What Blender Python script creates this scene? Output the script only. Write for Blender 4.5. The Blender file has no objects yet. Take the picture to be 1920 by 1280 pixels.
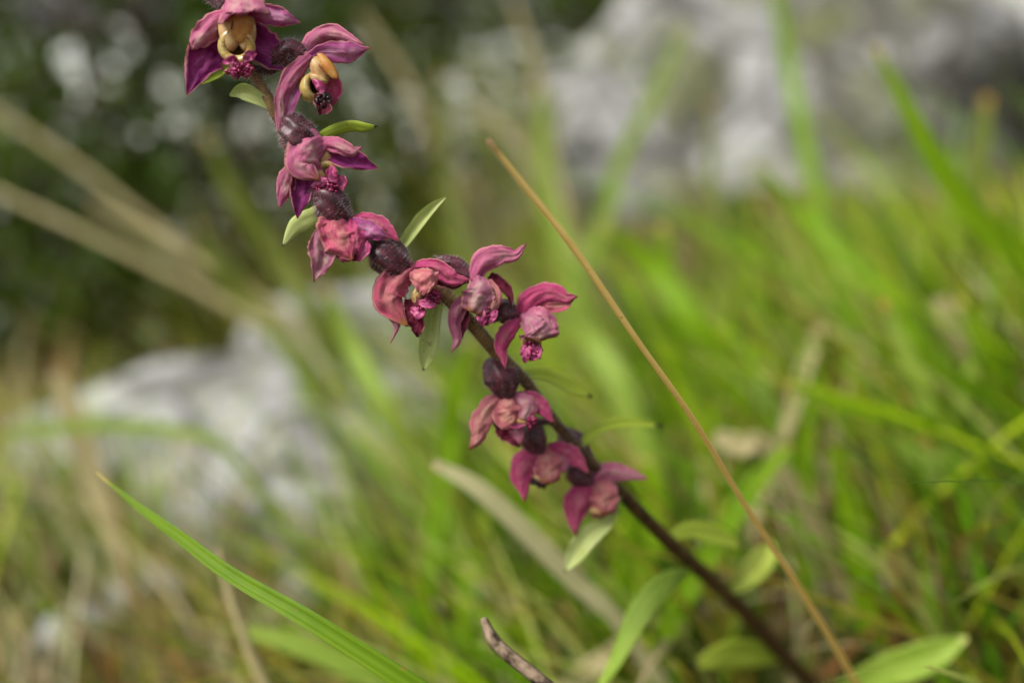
import bpy, math, random
from mathutils import Vector, Matrix, noise
random.seed(7)
scene = bpy.context.scene
COL = scene.collection
# ------------------------------------------------------------------ camera
PITCH = math.radians(-16.0)
CAM = Vector((0.0, 0.0, 0.22))
FPX = 35.0 / 36.0 * 1920.0
cam_d = bpy.data.cameras.new("camera"); cam = bpy.data.objects.new("camera", cam_d); COL.objects.link(cam)
cam.location = CAM; cam.rotation_euler = (math.radians(90) + PITCH, 0, 0)
cam_d.lens = 35.0; cam_d.sensor_width = 36.0; cam_d.clip_start = 0.01; cam_d.clip_end = 3000.0
cam_d.dof.use_dof = True; cam_d.dof.focus_distance = 0.1505; cam_d.dof.aperture_fstop = 5.6
scene.camera = cam
# ------------------------------------------------------------------ world, sun, exposure
SUN_EL, SUN_AZ = math.radians(54), math.radians(243)      # soft light through thin cloud, high on the left
world = bpy.data.worlds.new("World"); scene.world = world; world.use_nodes = True
wn = world.node_tree.nodes; wl = world.node_tree.links; wn.clear()
wo = wn.new("ShaderNodeOutputWorld"); wb = wn.new("ShaderNodeBackground"); ws = wn.new("ShaderNodeTexSky")
hs = wn.new("ShaderNodeHueSaturation"); hs.inputs["Saturation"].default_value = 0.22
ws.sky_type = 'NISHITA'; ws.sun_disc = False; ws.sun_elevation = SUN_EL; ws.sun_rotation = SUN_AZ
ws.air_density = 1.0; ws.dust_density = 4.0; ws.ozone_density = 1.0
wl.new(ws.outputs[0], hs.inputs["Color"]); wl.new(hs.outputs[0], wb.inputs["Color"]); wl.new(wb.outputs[0], wo.inputs["Surface"])
wb.inputs["Strength"].default_value = 0.09
sun_d = bpy.data.lights.new("sun", 'SUN'); sun = bpy.data.objects.new("sun", sun_d); COL.objects.link(sun)
sun_d.energy = 2.2; sun_d.angle = math.radians(20); sun_d.color = (1.0, 0.95, 0.88)
sd = Vector((math.cos(SUN_EL) * math.sin(SUN_AZ), math.cos(SUN_EL) * math.cos(SUN_AZ), math.sin(SUN_EL)))
sun.rotation_euler = sd.to_track_quat('Z', 'Y').to_euler(); sun.location = (0, 0, 3)
vs = scene.view_settings
vs.view_transform = 'Standard'; vs.look = 'None'; vs.gamma = 1.0; vs.use_curve_mapping = False; vs.exposure = 0.92
# ------------------------------------------------------------------ helpers
RC = Matrix.Rotation(math.radians(90) + PITCH, 3, 'X')
VR, VU, VB = RC @ Vector((1, 0, 0)), RC @ Vector((0, 1, 0)), RC @ Vector((0, 0, 1))   # right, up, towards viewer
def at(px, py, d):
    return CAM + RC @ Vector(((px - 960) / FPX * d, (640 - py) / FPX * d, -d))
def S(r, g, b, k=1.0):
    f = lambda c: ((c / 255) / 12.92 if c < 10 else (((c / 255) + .055) / 1.055) ** 2.4)
    return (min(1, f(r) * k), min(1, f(g) * k), min(1, f(b) * k), 1)
def sm(a, b, x):
    t = (x - a) / (b - a); t = 0 if t < 0 else 1 if t > 1 else t
    return t * t * (3 - 2 * t)
def lerp(a, b, t): return a + (b - a) * t
def crom(P, n):
    """Catmull-Rom through P, n samples; returns points and parameter in [0, len-1]"""
    out = []; m = len(P) - 1
    for i in range(n):
        t = i / (n - 1) * m; k = min(int(t), m - 1); f = t - k
        p1, p2 = P[k], P[k + 1]
        p0 = P[k - 1] if k else p1 * 2 - p2
        p3 = P[k + 2] if k + 2 <= m else p2 * 2 - p1
        out.append(0.5 * (2 * p1 + (p2 - p0) * f + (2 * p0 - 5 * p1 + 4 * p2 - p3) * f * f + (3 * p1 - p0 - 3 * p2 + p3) * f ** 3))
    return out
def sample(L, n, smooth=True):
    V = crom([Vector((v, 0, 0)) for v in L], n) if smooth and len(L) > 2 else [Vector((lerp(L[min(int(i/(n-1)*(len(L)-1)), len(L)-2)], L[min(int(i/(n-1)*(len(L)-1)), len(L)-2)+1], i/(n-1)*(len(L)-1) - min(int(i/(n-1)*(len(L)-1)), len(L)-2)), 0, 0)) for i in range(n)]
    return [v.x for v in V]
class MB:
    def __init__(s): s.v = []; s.f = []; s.m = []; s.uv = []; s.c = []; s.hascol = False
    def add(s, verts, faces, uvs=None, mat=0, col=None):
        b = len(s.v); s.v += verts
        s.uv += uvs if uvs else [(0.5, 0.5)] * len(verts)
        if col is not None: s.hascol = True
        s.c += [col if col is not None else (1, 1, 1, 1)] * len(verts)
        for i, f in enumerate(faces):
            s.f.append(tuple(b + k for k in f)); s.m.append(mat[i] if isinstance(mat, list) else mat)
    def build(s, name, mats, parent=None, smooth=True, origin=None):
        me = bpy.data.meshes.new(name)
        o0 = origin if origin is not None else s.v[0]
        me.from_pydata([v - o0 for v in s.v], [], s.f)
        for m in (mats if isinstance(mats, (list, tuple)) else [mats]): me.materials.append(m)
        me.polygons.foreach_set("material_index", s.m)
        if smooth: me.polygons.foreach_set("use_smooth", [True] * len(s.f))
        ul = me.uv_layers.new(name="UVMap"); li = [0] * len(me.loops); me.loops.foreach_get("vertex_index", li)
        flat = []
        for k in li: flat += s.uv[k]
        ul.data.foreach_set("uv", flat)
        if s.hascol:
            ca = me.color_attributes.new("Col", 'FLOAT_COLOR', 'POINT'); fl = []
            for c in s.c: fl += c
            ca.data.foreach_set("color", fl)
        me.update()
        o = bpy.data.objects.new(name, me); COL.objects.link(o); put(o, o0, parent)
        return o
def put(o, w, parent=None):
    o['w'] = tuple(w)
    if parent is not None:
        o.parent = parent; o.location = Vector(w) - Vector(parent['w'])
    else: o.location = w
    return o
def empty(name, w, parent=None):
    o = bpy.data.objects.new(name, None); o.empty_display_size = 0.01; COL.objects.link(o); return put(o, w, parent)
def tag(o, label=None, cat=None, group=None, kind=None):
    if label: o['label'] = label
    if cat: o['category'] = cat
    if group: o['group'] = group
    if kind: o['kind'] = kind
    return o
def ribbon(mb, P, W, cup=0.0, twist=0.0, nl=20, na=9, th=0.00025, m=(0, 1), keel=0.0, ruf=0.0, ref=None, asym=None):
    """a leaf-like blade with real thickness along P; W full widths; front faces look at the side of ref"""
    pts = crom(P, nl); ws_ = [max(w, 0.00002) for w in sample(W, nl)]
    tw = sample(twist, nl) if isinstance(twist, (list, tuple)) else [twist] * nl
    cu = sample(cup, nl) if isinstance(cup, (list, tuple)) else [cup] * nl
    sd_ = random.random() * 50
    F, B, U = [], [], []
    prev = None
    for i, p in enumerate(pts):
        t = (pts[min(i + 1, nl - 1)] - pts[max(i - 1, 0)]).normalized()
        d = (p - CAM).normalized() if ref is None else ref
        s_ = d.cross(t)
        if s_.length < 0.15 and prev is not None: s_ = prev - t * prev.dot(t)
        s_.normalize(); prev = s_.copy()
        s_ = Matrix.Rotation(math.radians(tw[i]), 3, t) @ s_
        n_ = s_.cross(t)
        w = ws_[i] / 2
        for j in range(na):
            v = j / (na - 1) * 2 - 1
            q = p + s_ * (w * v) + n_ * (w * (cu[i] * v * v + keel * abs(v)))
            if ruf:
                u_ = i / nl
                q = q + n_ * (ruf * w * (noise.noise(Vector((u_ * 4 + sd_, v * 1.8, sd_))) * (.5 + abs(v)) + .4 * noise.noise(Vector((u_ * 11 + sd_, v * 4.5, sd_ + 7))) + .22 * noise.noise(Vector((u_ * 5 + sd_, v * 11, sd_ + 9)))))
                q = q + s_ * (w * v * abs(v) * ruf * (.55 * noise.noise(Vector((u_ * 6 + sd_, sd_, v))) + .45 * noise.noise(Vector((u_ * 19 + sd_, sd_, v)))))
            e = th * (1 - 0.75 * abs(v) ** 3)
            F.append(q); B.append(q - n_ * e); U.append((i / (nl - 1), j / (na - 1)))
    N = nl * na; fs = []; ms = []
    for i in range(nl - 1):
        for j in range(na - 1):
            a, b, c, d_ = i * na + j, i * na + j + 1, (i + 1) * na + j + 1, (i + 1) * na + j
            fs.append((a, b, c, d_)); ms.append(m[0])
            fs.append((N + d_, N + c, N + b, N + a)); ms.append(m[1])
        for j in (0, na - 1):
            a, b = i * na + j, (i + 1) * na + j
            fs.append((a, b, N + b, N + a) if j == 0 else (b, a, N + a, N + b)); ms.append(m[0])
    for i in (0, nl - 1):
        for j in range(na - 1):
            a, b = i * na + j, i * na + j + 1
            fs.append((b, a, N + a, N + b) if i == 0 else (a, b, N + b, N + a)); ms.append(m[0])
    mb.add(F + B, fs, U + U, ms)
    return pts
def tube(mb, P, R, nl=20, nr=10, ridge=0.0, nridge=6, bump=0.0, mat=0, caps=True, twist=0.0):
    pts = crom(P, nl); rr = [max(r, 0.00002) for r in sample(R, nl)]
    V, U, fs = [], [], []; up = None; sd_ = random.random() * 30; NN = []
    for i, p in enumerate(pts):
        t = (pts[min(i + 1, nl - 1)] - pts[max(i - 1, 0)]).normalized()
        if up is None: up = t.orthogonal()
        up = (up - t * up.dot(t)).normalized(); b = t.cross(up)
        for k in range(nr):
            a = 2 * math.pi * k / nr
            r = rr[i] * (1 + ridge * math.cos(nridge * (a + twist * i / nl)))
            n_ = up * math.cos(a) + b * math.sin(a)
            if bump: r *= 1 + bump * noise.noise(Vector((math.cos(a) * 1.5 + sd_, math.sin(a) * 1.5, i / nl * 9)))
            V.append(p + n_ * r); NN.append(n_); U.append((i / (nl - 1), k / nr))
    for i in range(nl - 1):
        for k in range(nr):
            k2 = (k + 1) % nr
            fs.append((i * nr + k, i * nr + k2, (i + 1) * nr + k2, (i + 1) * nr + k))
    if caps: fs += [tuple(reversed(range(nr))), tuple((nl - 1) * nr + k for k in range(nr))]
    mb.add(V, fs, U, mat)
    return V, NN
def hairs(mb, V, NN, n, ln, wd, mat, droop=0.2, skip=None):
    for _ in range(n):
        k = random.randrange(len(V)); k2 = min(len(V) - 1, k + random.randrange(1, 12))
        f = random.random(); p = V[k].lerp(V[k2], f) if (V[k] - V[k2]).length < 0.0012 else V[k]
        d = (NN[k] + Vector((random.gauss(0, .3), random.gauss(0, .3), random.gauss(0, .3)))).normalized()
        l = ln * random.uniform(.4, 1.2); s_ = d.orthogonal().normalized(); s2 = d.cross(s_)
        b = p - NN[k] * wd
        tip = p + d * l + Vector((0, 0, -droop * l))
        mid = p + d * l * .5
        # three-sided tapering hair
        a1, a2, a3 = b + s_ * wd, b - s_ * wd * .5 + s2 * wd * .87, b - s_ * wd * .5 - s2 * wd * .87
        mb.add([a1, a2, a3, tip], [(0, 1, 3), (1, 2, 3), (2, 0, 3)], None, mat)
def blob(mb, c, axes, mat=0, nu=14, nv=9, bump=0.0, cut=None):
    """ellipsoid; axes three vectors; cut = open below this w (a cup), as a shell"""
    V, U, fs = [], [], []; sd_ = random.random() * 40
    for i in range(nv + 1):
        ph = math.pi * i / nv
        for k in range(nu):
            a = 2 * math.pi * k / nu
            x, y, z = math.sin(ph) * math.cos(a), math.sin(ph) * math.sin(a), math.cos(ph)
            r = 1 + bump * noise.noise(Vector((x * 2 + sd_, y * 2, z * 2)))
            V.append(c + (axes[0] * x + axes[1] * y + axes[2] * z) * r); U.append((i / nv, k / nu))
    for i in range(nv):
        for k in range(nu):
            k2 = (k + 1) % nu; fs.append((i * nu + k, (i + 1) * nu + k, (i + 1) * nu + k2, i * nu + k2))
    mb.add(V, fs, U, mat)
def bowl(mb, c, opn, rx_vec, rx, ry, depth, m=(0, 1), th=0.00035, nu=20, nv=7):
    """a cup with thickness opening along opn: outer m[0], inner m[1]"""
    z = opn.normalized(); x = (rx_vec - z * rx_vec.dot(z)).normalized(); y = z.cross(x)
    V, fs, ms, U = [], [], [], []
    for s_ in (0, 1):
        for i in range(nv + 1):
            ph = math.pi * 0.56 * i / nv
            for k in range(nu):
                a = 2 * math.pi * k / nu; sh = th * s_ * (.6 + .4 * i / nv)
                V.append(c + x * (math.sin(ph) * math.cos(a) * (rx - sh)) + y * (math.sin(ph) * math.sin(a) * (ry - sh)) - z * (math.cos(ph) * (depth - sh)))
                U.append((i / nv, k / nu))
    N = (nv + 1) * nu
    for i in range(nv):
        for k in range(nu):
            k2 = (k + 1) % nu; a, b, c_, d_ = i * nu + k, i * nu + k2, (i + 1) * nu + k2, (i + 1) * nu + k
            fs += [(a, b, c_, d_), (N + d_, N + c_, N + b, N + a)]; ms += [m[0], m[1]]
    for k in range(nu):
        k2 = (k + 1) % nu; a, b = nv * nu + k, nv * nu + k2
        fs.append((a, b, N + b, N + a)); ms.append(m[0])
    mb.add(V, fs, U, ms)
# ------------------------------------------------------------------ materials
class NT:
    def __init__(s, name):
        s.mat = bpy.data.materials.new(name); s.mat.use_nodes = True; s.t = s.mat.node_tree; s.t.nodes.clear()
        s.out = s.n("OutputMaterial")
    def n(s, ty, **kw):
        nd = s.t.nodes.new("ShaderNode" + ty)
        for k, v in kw.items(): setattr(nd, k, v)
        return nd
    def l(s, a, b): s.t.links.new(a, b)
    def val(s, sock, v):
        if hasattr(v, 'is_output'): s.l(v, sock)
        else: sock.default_value = v
    def math(s, op, a, b=0.0, c=None, clamp=False):
        nd = s.n("Math", operation=op, use_clamp=clamp); s.val(nd.inputs[0], a); s.val(nd.inputs[1], b)
        if c is not None: s.val(nd.inputs[2], c)
        return nd.outputs[0]
    def mapr(s, x, a, b, lo=0.0, hi=1.0):
        nd = s.n("MapRange", interpolation_type='SMOOTHSTEP'); s.val(nd.inputs[0], x)
        for k, v in zip((1, 2, 3, 4), (a, b, lo, hi)): nd.inputs[k].default_value = v
        return nd.outputs[0]
    def mix(s, f, a, b, bl='MIX'):
        nd = s.n("Mix", data_type='RGBA', blend_type=bl); s.val(nd.inputs[0], f); s.val(nd.inputs[6], a); s.val(nd.inputs[7], b)
        return nd.outputs[2]
    def noise(s, vec, scale, detail=3, rough=0.6, dist=0.0):
        nd = s.n("TexNoise"); s.l(vec, nd.inputs["Vector"]); nd.inputs["Scale"].default_value = scale
        nd.inputs["Detail"].default_value = detail; nd.inputs["Roughness"].default_value = rough; nd.inputs["Distortion"].default_value = dist
        return nd.outputs["Fac"]
    def mapping(s, vec, sc):
        nd = s.n("Mapping"); s.l(vec, nd.inputs[0]); nd.inputs["Scale"].default_value = sc; return nd.outputs[0]
    def surf(s, colr, rough=0.5, trans=0.0, bump=None, bs=0.3, bd=0.0002, spec=0.4, tcol=None, sheen=0.0):
        p = s.n("BsdfPrincipled"); s.val(p.inputs["Base Color"], colr); s.val(p.inputs["Roughness"], rough); p.inputs["Specular IOR Level"].default_value = spec
        if sheen: p.inputs["Sheen Weight"].default_value = sheen; p.inputs["Sheen Roughness"].default_value = .5
        nrm = None
        if bump is not None:
            b = s.n("Bump"); b.inputs["Strength"].default_value = bs; b.inputs["Distance"].default_value = bd; s.l(bump, b.inputs["Height"]); nrm = b.outputs[0]
            s.l(nrm, p.inputs["Normal"])
        if trans:
            tr = s.n("BsdfTranslucent"); s.val(tr.inputs[0], tcol if tcol is not None else colr)
            mx = s.n("MixShader"); mx.inputs[0].default_value = trans; s.l(p.outputs[0], mx.inputs[1]); s.l(tr.outputs[0], mx.inputs[2])
            s.l(mx.outputs[0], s.out.inputs[0])
        else: s.l(p.outputs[0], s.out.inputs[0])
        return s.mat
def petal_mat(name, base, deep, pale, tip, spk=0.35, edge=0.6, palepos=(0.25, 0.7), trans=0.45):
    """base colour with deep veins, a pale patch along the middle, browned tip and margin, fine pale down"""
    k = NT(name); tc = k.n("TexCoord"); uv = tc.outputs["UV"]; ob = tc.outputs["Object"]
    sx = k.n("SeparateXYZ"); k.l(uv, sx.inputs[0]); u, v = sx.outputs[0], sx.outputs[1]
    va = k.math('ABSOLUTE', k.math('MULTIPLY_ADD', v, 2.0, -1.0))
    big = k.noise(ob, 420, 3, .6, .5)
    vein = k.noise(k.mapping(uv, (1.3, 24, 1)), 1.0, 4, .65, .25)
    c = k.mix(k.mapr(vein, .50, .68), base, deep)
    c = k.mix(k.mapr(big, .52, .72, 0, .5), c, deep); c = k.mix(k.mapr(k.noise(ob, 260, 4, .65, 1.0), .54, .72, 0, .4), c, pale)
    pf = k.math('MULTIPLY', k.mapr(va, .75, .1), k.math('MULTIPLY', k.mapr(u, 0.08, palepos[0] + .1), k.mapr(u, palepos[1] + .25, palepos[1] - .1)))
    c = k.mix(k.math('MULTIPLY', pf, k.mapr(big, .3, .62)), c, pale)
    sp = k.noise(ob, 2600, 3, .75)
    c = k.mix(k.mapr(sp, .56, .72, 0, spk), c, S(215, 170, 175))
    ragged = k.math('MULTIPLY_ADD', big, .3, k.math('SUBTRACT', u, .15))
    c = k.mix(k.mapr(ragged, .80, 1.0), c, tip)
    c = k.mix(k.math('MULTIPLY', k.mapr(k.math('MULTIPLY_ADD', big, .25, va), .93, 1.06), edge), c, S(222, 166, 158)); c = k.mix(k.math('MULTIPLY', k.mapr(k.math('MULTIPLY_ADD', k.noise(ob, 900, 3, .7), .3, va), 1.09, 1.15), edge), c, tip)
    bm = k.math('ADD', k.math('MULTIPLY', sp, .5), k.math('MULTIPLY', vein, .7))
    return k.surf(c, .58, trans, bm, .7, .0003, .25, sheen=.15)
TIP = S(150, 84, 45)
M = {}
M['pink'] = petal_mat('petal_dusky_pink', S(214, 112, 154), S(160, 48, 106), S(226, 178, 176), TIP, .5)
M['purple'] = petal_mat('petal_deep_purple', S(136, 20, 108), S(82, 2, 64), S(166, 72, 142), S(160, 80, 80), .10, .75)
M['mauve'] = petal_mat('petal_mauve', S(182, 78, 146), S(134, 28, 104), S(212, 152, 186), S(186, 122, 84), .15, .5)
M['red'] = petal_mat('petal_crimson', S(212, 76, 132), S(150, 20, 80), S(216, 122, 142), TIP, .35)
M['rose'] = petal_mat('petal_rose_rough', S(216, 92, 126), S(152, 34, 84), S(216, 142, 136), S(180, 118, 60), .75)
M['pale'] = petal_mat('petal_pale_flesh', S(196, 118, 148), S(160, 74, 114), S(216, 184, 172), S(146, 92, 44), .25, .8, (.2, .9))
M['tan'] = petal_mat('petal_wilted_tan', S(212, 124, 132), S(168, 66, 92), S(228, 176, 156), S(130, 52, 24), .25, .6, (.15, .9))
M['wine'] = petal_mat('petal_dark_wine', S(112, 18, 48), S(70, 6, 32), S(140, 44, 74), S(60, 18, 14), .12)
def plain(name, c1, c2, rough=.5, scale=500, trans=0.0, spec=.4, bs=.3, sheen=0):
    k = NT(name); tc = k.n("TexCoord"); f = k.noise(tc.outputs["Object"], scale, 4, .65)
    return k.surf(k.mix(k.mapr(f, .35, .65), c1, c2), rough, trans, f, bs, .0003, spec, sheen=sheen)
M['anther'] = plain('anther_yellow', S(206, 162, 92), S(178, 114, 48), .45, 420, .2, .3)
M['column'] = plain('column_cream', S(206, 176, 122), S(176, 130, 82), .4, 500, .15)
M['slit'] = plain('anther_slit_brown', S(128, 70, 24), S(104, 52, 16), .5)
M['cup'] = plain('lip_cup_yellow_green', S(200, 178, 112), S(172, 142, 66), .25, 700, .1, .6)
M['cup_in'] = plain('lip_cup_inside_olive', S(96, 76, 12), S(74, 54, 6), .3, 500, 0, .5)
M['warts'] = plain('lip_callus_crimson', S(160, 24, 88), S(96, 4, 50), .28, 1500, .1, .6)
M['warts_dark'] = plain('lip_callus_blackened', S(56, 6, 22), S(22, 8, 8), .35, 1500, 0, .5)
M['lobe'] = plain('lip_lobe_pink', S(186, 86, 130), S(150, 36, 92), .45, 700, .2)
M['ovary'] = plain('ovary_dark_purple', S(88, 34, 48), S(40, 12, 22), .42, 700, 0, .45, .35, .08)
M['hair'] = plain('pale_hair', S(220, 202, 204), S(180, 156, 160), .5, 800, .3, .3)
def stem_mat():
    k = NT('stem_skin'); tc = k.n("TexCoord"); f = k.noise(tc.outputs["Object"], 700, 4, .65)
    sx = k.n("SeparateXYZ"); k.l(tc.outputs["UV"], sx.inputs[0]); u = sx.outputs[0]   # 0 top .. 1 foot
    top = k.mix(k.mapr(f, .35, .65), S(142, 118, 62), S(108, 74, 52))
    low = k.mix(k.mapr(f, .35, .65), S(92, 66, 36), S(52, 34, 22))
    return k.surf(k.mix(k.mapr(u, .42, .74), top, low), .55, 0, f, .4, .0003, .3)
M['stem'] = stem_mat()
def leaf_mat(name, c1, c2, tipc, tipu=.9, trans=.35, edge=None):
    k = NT(name); tc = k.n("TexCoord"); uv = tc.outputs["UV"]
    sx = k.n("SeparateXYZ"); k.l(uv, sx.inputs[0]); u, v = sx.outputs[0], sx.outputs[1]
    st = k.noise(k.mapping(uv, (1.6, 22, 1)), 1.0, 3, .6, .1); bg = k.noise(tc.outputs["Object"], 160, 3)
    c = k.mix(k.mapr(st, .35, .68), c1, c2); c = k.mix(k.mapr(bg, .45, .75, 0, .6), c, c2); c = k.mix(k.mapr(k.noise(tc.outputs['Object'], 900, 2, .5), .68, .76, 0, .55), c, S(150, 112, 56))
    c = k.mix(k.mapr(k.math('MULTIPLY_ADD', bg, .1, u), tipu + .03, tipu + .09), c, tipc)
    return k.surf(c, .5, trans, st, .35, .0003, .22)
M['bract_pale'] = leaf_mat('bract_pale_green', S(206, 214, 150), S(178, 194, 100), S(52, 40, 34), .95)
M['bract'] = leaf_mat('bract_yellow_green', S(184, 198, 76), S(140, 166, 42), S(46, 36, 34), .93)
M['bract_grey'] = leaf_mat('bract_grey_green', S(186, 196, 96), S(132, 152, 46), S(96, 80, 40), .97)
M['leaf'] = leaf_mat('stem_leaf_green', S(164, 186, 80), S(116, 152, 36), S(190, 196, 110), .93)
M['blade'] = leaf_mat('grass_fresh_green', S(132, 164, 6), S(96, 140, 2), S(170, 156, 80), .965, .35)
M['blade_pale'] = leaf_mat('grass_pale_green', S(156, 176, 78), S(120, 152, 38), S(160, 120, 50), .97, .35)
M['blade_olive'] = leaf_mat('grass_olive', S(112, 122, 40), S(88, 102, 26), S(150, 120, 50), .96, .3)
M['straw'] = leaf_mat('straw_brown', S(252, 226, 140), S(226, 184, 88), S(140, 110, 84), .97, .15)
M['straw_pale'] = leaf_mat('straw_grey_pale', S(196, 186, 138), S(166, 152, 104), S(150, 130, 94), .97, .25)
M['straw_green'] = leaf_mat('straw_greenish', S(216, 212, 164), S(190, 186, 134), S(150, 130, 94), .97, .3)
M['blade_deep'] = leaf_mat('grass_deep_green', S(112, 142, 10), S(84, 120, 4), S(176, 160, 84), .95, .3)
M['twig'] = plain('twig_grey_brown', S(150, 130, 108), S(44, 32, 24), .8, 420, 0, .2, .9)
def vcol_mat(name, trans=.35, rough=.45, spec=.4, scale=60):
    k = NT(name); a = k.n("VertexColor", layer_name="Col"); tc = k.n("TexCoord"); f = k.noise(tc.outputs["Object"], scale, 3)
    c = k.mix(k.mapr(f, .4, .75, 0, .3), a.outputs[0], S(84, 100, 16)); return k.surf(c, rough, trans, None, spec=spec)
M['turf'] = vcol_mat('turf_blades', .42, .6, .15); M['foliage'] = vcol_mat('shrub_foliage', .35, .3, .35, 30)
def soil_mat():
    k = NT('soil_and_moss'); tc = k.n("TexCoord"); ob = tc.outputs["Object"]
    a = k.noise(ob, 9, 5); b = k.noise(ob, 70, 4)
    c = k.mix(k.mapr(b, .35, .65), S(56, 40, 22), S(104, 84, 56)); c = k.mix(k.mapr(a, .42, .6), c, S(52, 58, 16))
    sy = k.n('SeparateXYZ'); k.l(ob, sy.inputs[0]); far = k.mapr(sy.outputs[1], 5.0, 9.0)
    c = k.mix(far, c, k.mix(k.mapr(k.noise(ob, .3, 5), .4, .62), S(206, 206, 200), S(170, 176, 156)))  # distant ground paled in colour, standing in for bright sky behind the shrubs
    return k.surf(c, .9, 0, b, .6, .01, .2)
M['soil'] = soil_mat()
def rock_mat():
    k = NT('grey_limestone'); tc = k.n("TexCoord"); ob = tc.outputs["Object"]
    a = k.noise(ob, 7, 5, .65, .4); b = k.noise(ob, 38, 5, .7); 
    vo = k.n("TexVoronoi", feature='DISTANCE_TO_EDGE'); k.l(ob, vo.inputs["Vector"]); vo.inputs["Scale"].default_value = 11
    c = k.mix(k.mapr(b, .3, .7), S(126, 126, 124), S(176, 176, 173)); c = k.mix(k.mapr(a, .46, .60), c, S(84, 82, 74)); c = k.mix(k.mapr(k.noise(ob, 24, 4, .7, 1.5), .56, .68), c, S(186, 186, 183))
    c = k.mix(k.mapr(k.noise(ob, 13, 5, .65), .5, .62, 0, .8), c, S(104, 110, 66))
    c = k.mix(k.mapr(k.noise(ob, 21, 2, .5, .8), .52, .64, 0, .5), c, S(96, 94, 86))
    c = k.mix(k.mapr(vo.outputs[0], .07, .0, 0, .8), c, S(50, 46, 42))
    return k.surf(c, .85, 0, b, .8, .01, .25)
M['rock'] = rock_mat()
M['bark'] = plain('shrub_bark', S(70, 54, 40), S(40, 30, 24), .85, 60)
def hill_mat():
    k = NT('distant_hillside'); tc = k.n("TexCoord"); ob = tc.outputs["Object"]
    c = k.mix(k.mapr(k.noise(ob, .05, 5), .4, .6), S(206, 208, 204), S(176, 182, 168)); return k.surf(c, .95, 0, None, spec=.1)  # haze painted into the pale colour, so gaps in the shrubs show bright
M['hill'] = hill_mat()
# ------------------------------------------------------------------ terrain
def gz(x, y):
    z = 0.100 * sm(-.15, .27, x) + 0.05 * sm(.5, 1.5, y) * sm(-.05, .4, x)
    z -= 0.55 * sm(.5, 2.4, y) * sm(.2, -.5, x) + .16 * sm(.62, .95, y) * sm(.02, -.2, x)
    z -= 0.14 * min(max(0, y - 2.2), 45)
    z += 0.012 * noise.noise(Vector((x * 7, y * 7, 3))) + .006 * noise.noise(Vector((x * 23, y * 23, 9)))
    return z
mb = MB(); rad = [0.02 * 1.075 ** i for i in range(150)]; na = 120; V = [Vector((0, .4, gz(0, .4)))]
for r in rad:
    for k in range(na):
        a = 2 * math.pi * k / na; x, y = r * math.cos(a), .4 + r * math.sin(a); V.append(Vector((x, y, gz(x, y))))
fs = [(0, 1 + k, 1 + (k + 1) % na) for k in range(na)]
for i in range(len(rad) - 1):
    for k in range(na):
        k2 = (k + 1) % na; fs.append((1 + i * na + k, 1 + (i + 1) * na + k, 1 + (i + 1) * na + k2, 1 + i * na + k2))
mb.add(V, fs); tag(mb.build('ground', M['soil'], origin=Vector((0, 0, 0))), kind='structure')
mb = MB(); V = []; fs = []; nx, ny = 60, 14
for j in range(ny):
    for i in range(nx):
        x = lerp(-700, 700, i / (nx - 1)); y = 220 + 30 * j; h = 62 * sm(0, ny - 1, j)
        V.append(Vector((x, y, -9 + h * (.30 + .25 * noise.noise(Vector((x * .006, 2, j * .02))) + .0003 * max(0, x)) )))
for j in range(ny - 1):
    for i in range(nx - 1): fs.append((j * nx + i, j * nx + i + 1, (j + 1) * nx + i + 1, (j + 1) * nx + i))
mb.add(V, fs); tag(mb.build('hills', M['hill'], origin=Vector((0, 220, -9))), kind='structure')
# ------------------------------------------------------------------ rocks
def rock(c, sx, sy, sz, rz, seed, label, group=None, sub=60):
    mb = MB(); V = []; fs = []; nv = sub // 2
    R = Matrix.Rotation(rz, 3, 'Z'); planes = []
    rnd = random.Random(seed)
    for _ in range(9):
        n_ = Vector((rnd.gauss(0, 1), rnd.gauss(0, 1), rnd.gauss(0, .8))).normalized(); planes.append((n_, rnd.uniform(.62, .9)))
    for i in range(nv + 1):
        ph = math.pi * i / nv
        for k in range(sub):
            a = 2 * math.pi * k / sub; d = Vector((math.sin(ph) * math.cos(a), math.sin(ph) * math.sin(a), math.cos(ph)))
            r = 1.0
            for n_, h in planes:
                q = d.dot(n_)
                if q > .05: r = min(r, h / q)
            r *= 1 + .10 * noise.noise(d * 2.5 + Vector((seed, 0, 0))) + .05 * noise.noise(d * 7 + Vector((seed, 4, 0))) + .02 * noise.noise(d * 19 + Vector((seed, 8, 1)))
            d = d * r; V.append(c + R @ Vector((d.x * sx, d.y * sy, d.z * sz)))
    for i in range(nv):
        for k in range(sub):
            k2 = (k + 1) % sub; fs.append((i * sub + k, (i + 1) * sub + k, (i + 1) * sub + k2, i * sub + k2))
    mb.add(V, fs); o = mb.build('rock', M['rock'], origin=c); tag(o, label, 'rock', group); return o
rock(at(1470, 215, .92) + Vector((0, .10, -.04)), .31, .22, .215, .25, 11, 'large grey limestone boulder rising behind the tall green grass')
rock(at(1960, 190, 1.0) + Vector((.05, .13, -.04)), .24, .2, .20, .9, 23, 'mottled grey stone beside the large boulder, half covered by grass')
rock(at(470, 865, .51) + Vector((0, .05, -.05)), .170, .125, .102, .5, 5, 'low pale grey stone lying in thin grass below the dark shrub')
rock(at(330, 1030, .43) + Vector((0, .03, -.03)), .06, .055, .04, 1.4, 31, 'small whitish stone sunk in moss beside the low pale stone')
rock(at(610, 680, .66) + Vector((0, .05, -.04)), .12, .09, .105, 2.2, 8, 'rounded grey stone behind the low pale stone')
rock(at(600, 930, .43) + Vector((0, .03, -.03)), .085, .06, .058, 2.7, 61, 'mottled grey stone veiled by fine grass beneath the middle flowers')
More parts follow.
